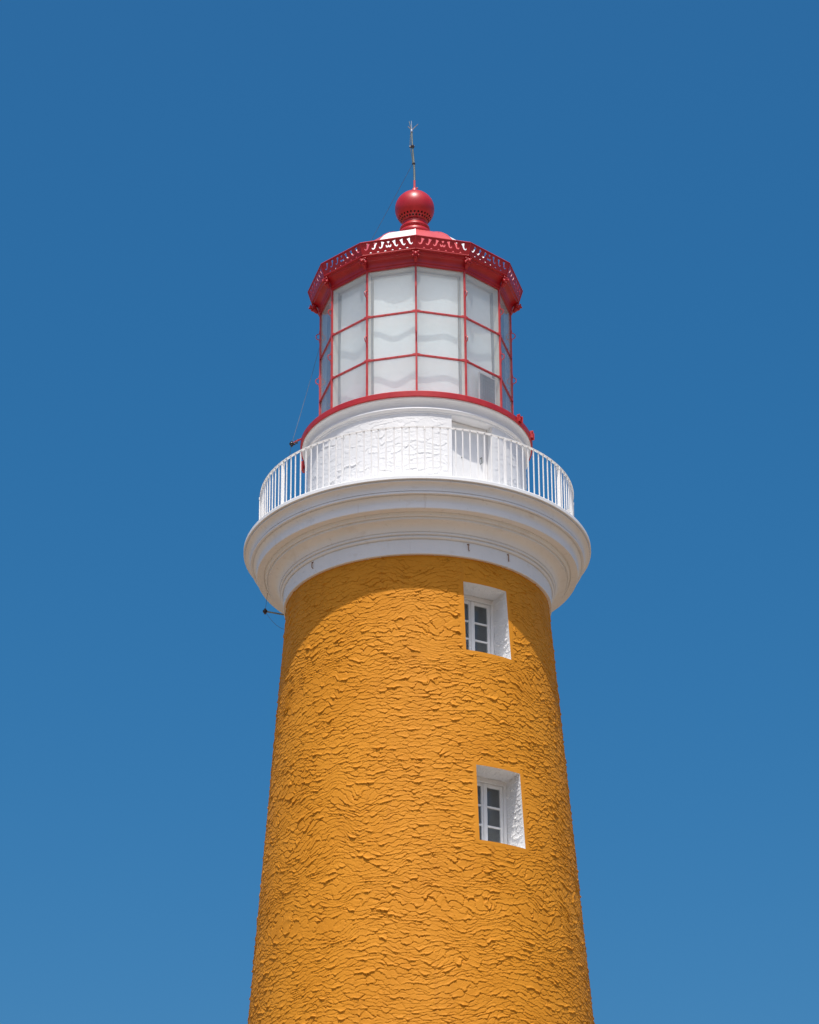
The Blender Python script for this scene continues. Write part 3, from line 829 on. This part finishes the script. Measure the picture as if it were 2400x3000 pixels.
# lightning rod
lr = empty('lightning_rod', (0, 0, 30.80)); tag(lr, 'thin grey lightning rod with four prongs rising from the red ball', 'lightning rod')
TOP = Vector((-.046, 0, 31.86 - 30.80))
def rodp(t): return Vector((-.046 * t ** 1.3 + .004 * math.sin(t * 7), 0, TOP.z * t))
p = MB(); p.tube([rodp(i / 14) for i in range(15)], [.019 - .006 * i / 14 for i in range(15)], 8); p.build('mast', M['iron'], lr, 60)
for (dx, dy, dz, mt) in ((.115, -.02, .11, 'steel'), (-.065, -.03, .055, 'steel'), (-.045, .03, .20, 'iron'), (-.003, 0, .19, 'steel')):
    q = MB(); q.tube([rodp(1) + Vector((0, 0, -.01)), rodp(1) + Vector((dx * .5, dy * .5, dz * .5)), rodp(1) + Vector((dx, dy, dz))], [.008, .0075, .006], 6); q.build('prong', M[mt], lr, 60)
q = MB(); q.lathe([(.001, -.02), (.022, -.02), (.024, 0), (.022, .02), (.001, .02)], 12)
o = q.build('collar', M['steel'], lr, 40); o.location = rodp(1) + Vector((0, 0, -.025))
q = MB(); q.tube([(-.055, 0, -.006), (.035, 0, .006)], .016, 8); q.lathe([(.001, -.02), (.032, -.02), (.036, 0), (.032, .02), (.001, .02)], 12)
o = q.build('clamp', M['dark'], lr, 40); o.location = rodp(.67)
q = MB(); q.lathe([(.001, -.012), (.025, -.012), (.027, 0), (.025, .012), (.001, .012)], 12); q.tube([(-.035, 0, 0), (0, 0, 0)], .010, 6)
o = q.build('clamp', M['dark'], lr, 40); o.location = rodp(.33)
q = MB(); q.tube([rodp(.93) + Vector((-.02, 0, 0)), rodp(.85) + Vector((-.028, 0, 0)), rodp(.75) + Vector((-.037, 0, 0)), rodp(.67) + Vector((-.046, 0, 0)), rodp(.56) + Vector((-.034, 0, 0)), rodp(.45) + Vector((-.022, 0, 0)), rodp(.33) + Vector((-.022, 0, 0))], .0065, 6); q.build('bonding_wire', M['iron'], lr, 60)

# down conductor and its standoffs, round the back left of the tower
U_INS = pol(2.105, -84, 25.47); L_INS = pol(2.604, -103, 22.755)
EDGE = pol(1.885, -124, 28.57)
cst = Vector((-.030, 0, 30.80 + TOP.z * .33))
cb = MB()
def sag(a, b, s_, n=10, lat=Vector((0, 0, 0))): return [a.lerp(b, i / n) + (Vector((0, 0, -s_)) + lat) * 4 * (i / n) * (1 - i / n) for i in range(n + 1)]
wall_pt = pol(tower_r(22.25) + .01, -97, 22.27)
cab = sag(cst, EDGE, .02) + sag(EDGE, U_INS, .03)[1:] + sag(U_INS, L_INS, .0, lat=Vector((-.02, 0, 0)))[1:]
cab += sag(L_INS, wall_pt, .07, 12)[1:] 
cb.tube(cab, .0030, 6)
cable = cb.build('down_conductor_cable', M['cable'], None, 60)
tag(cable, 'thin dark lightning cable running from the rod down the left of the lighthouse', 'cable')
def bracket(loc, root, lab, mat):
    t = empty('cable_bracket', root); tag(t, lab, 'bracket', 'cable brackets on the lighthouse')
    d_ = Vector(loc) - Vector(root); dn = d_.normalized()
    a_ = MB(); a_.tube([(0, 0, 0), d_ - dn * .03], .014, 8); a_.build('arm', M[mat], t, 60)
    b_ = MB(); b_.ball(d_, .042, 14, 10, (1, 1, .85)); b_.tube([d_ + Vector((0, 0, -.05)), d_ + Vector((0, 0, .045))], .020, 10); b_.build('insulator', M['dark'], t, 60)
    sd2 = dn.cross(Vector((0, 0, 1))).normalized()
    for q_ in ((.45, .68) if mat == 'red_ring' else ()):
        c2 = MB(); p_ = d_ * q_; c2.tube([p_ + Vector((0, 0, -.05)) - sd2 * .03, p_ + Vector((0, 0, .05)) + sd2 * .03], .011, 6); c2.ball(p_ + Vector((0, 0, -.05)) - sd2 * .03, .02, 8, 6); c2.build('bolt', M['dark'], t, 60)
bracket(U_INS, pol(1.94, -82, 25.545), 'red arm with dark insulator sticking out left of the lantern base ring', 'red_ring')
bracket(L_INS, pol(2.19, -105, 22.66), 'dark arm with round insulator sticking out below the left of the cornice', 'iron')
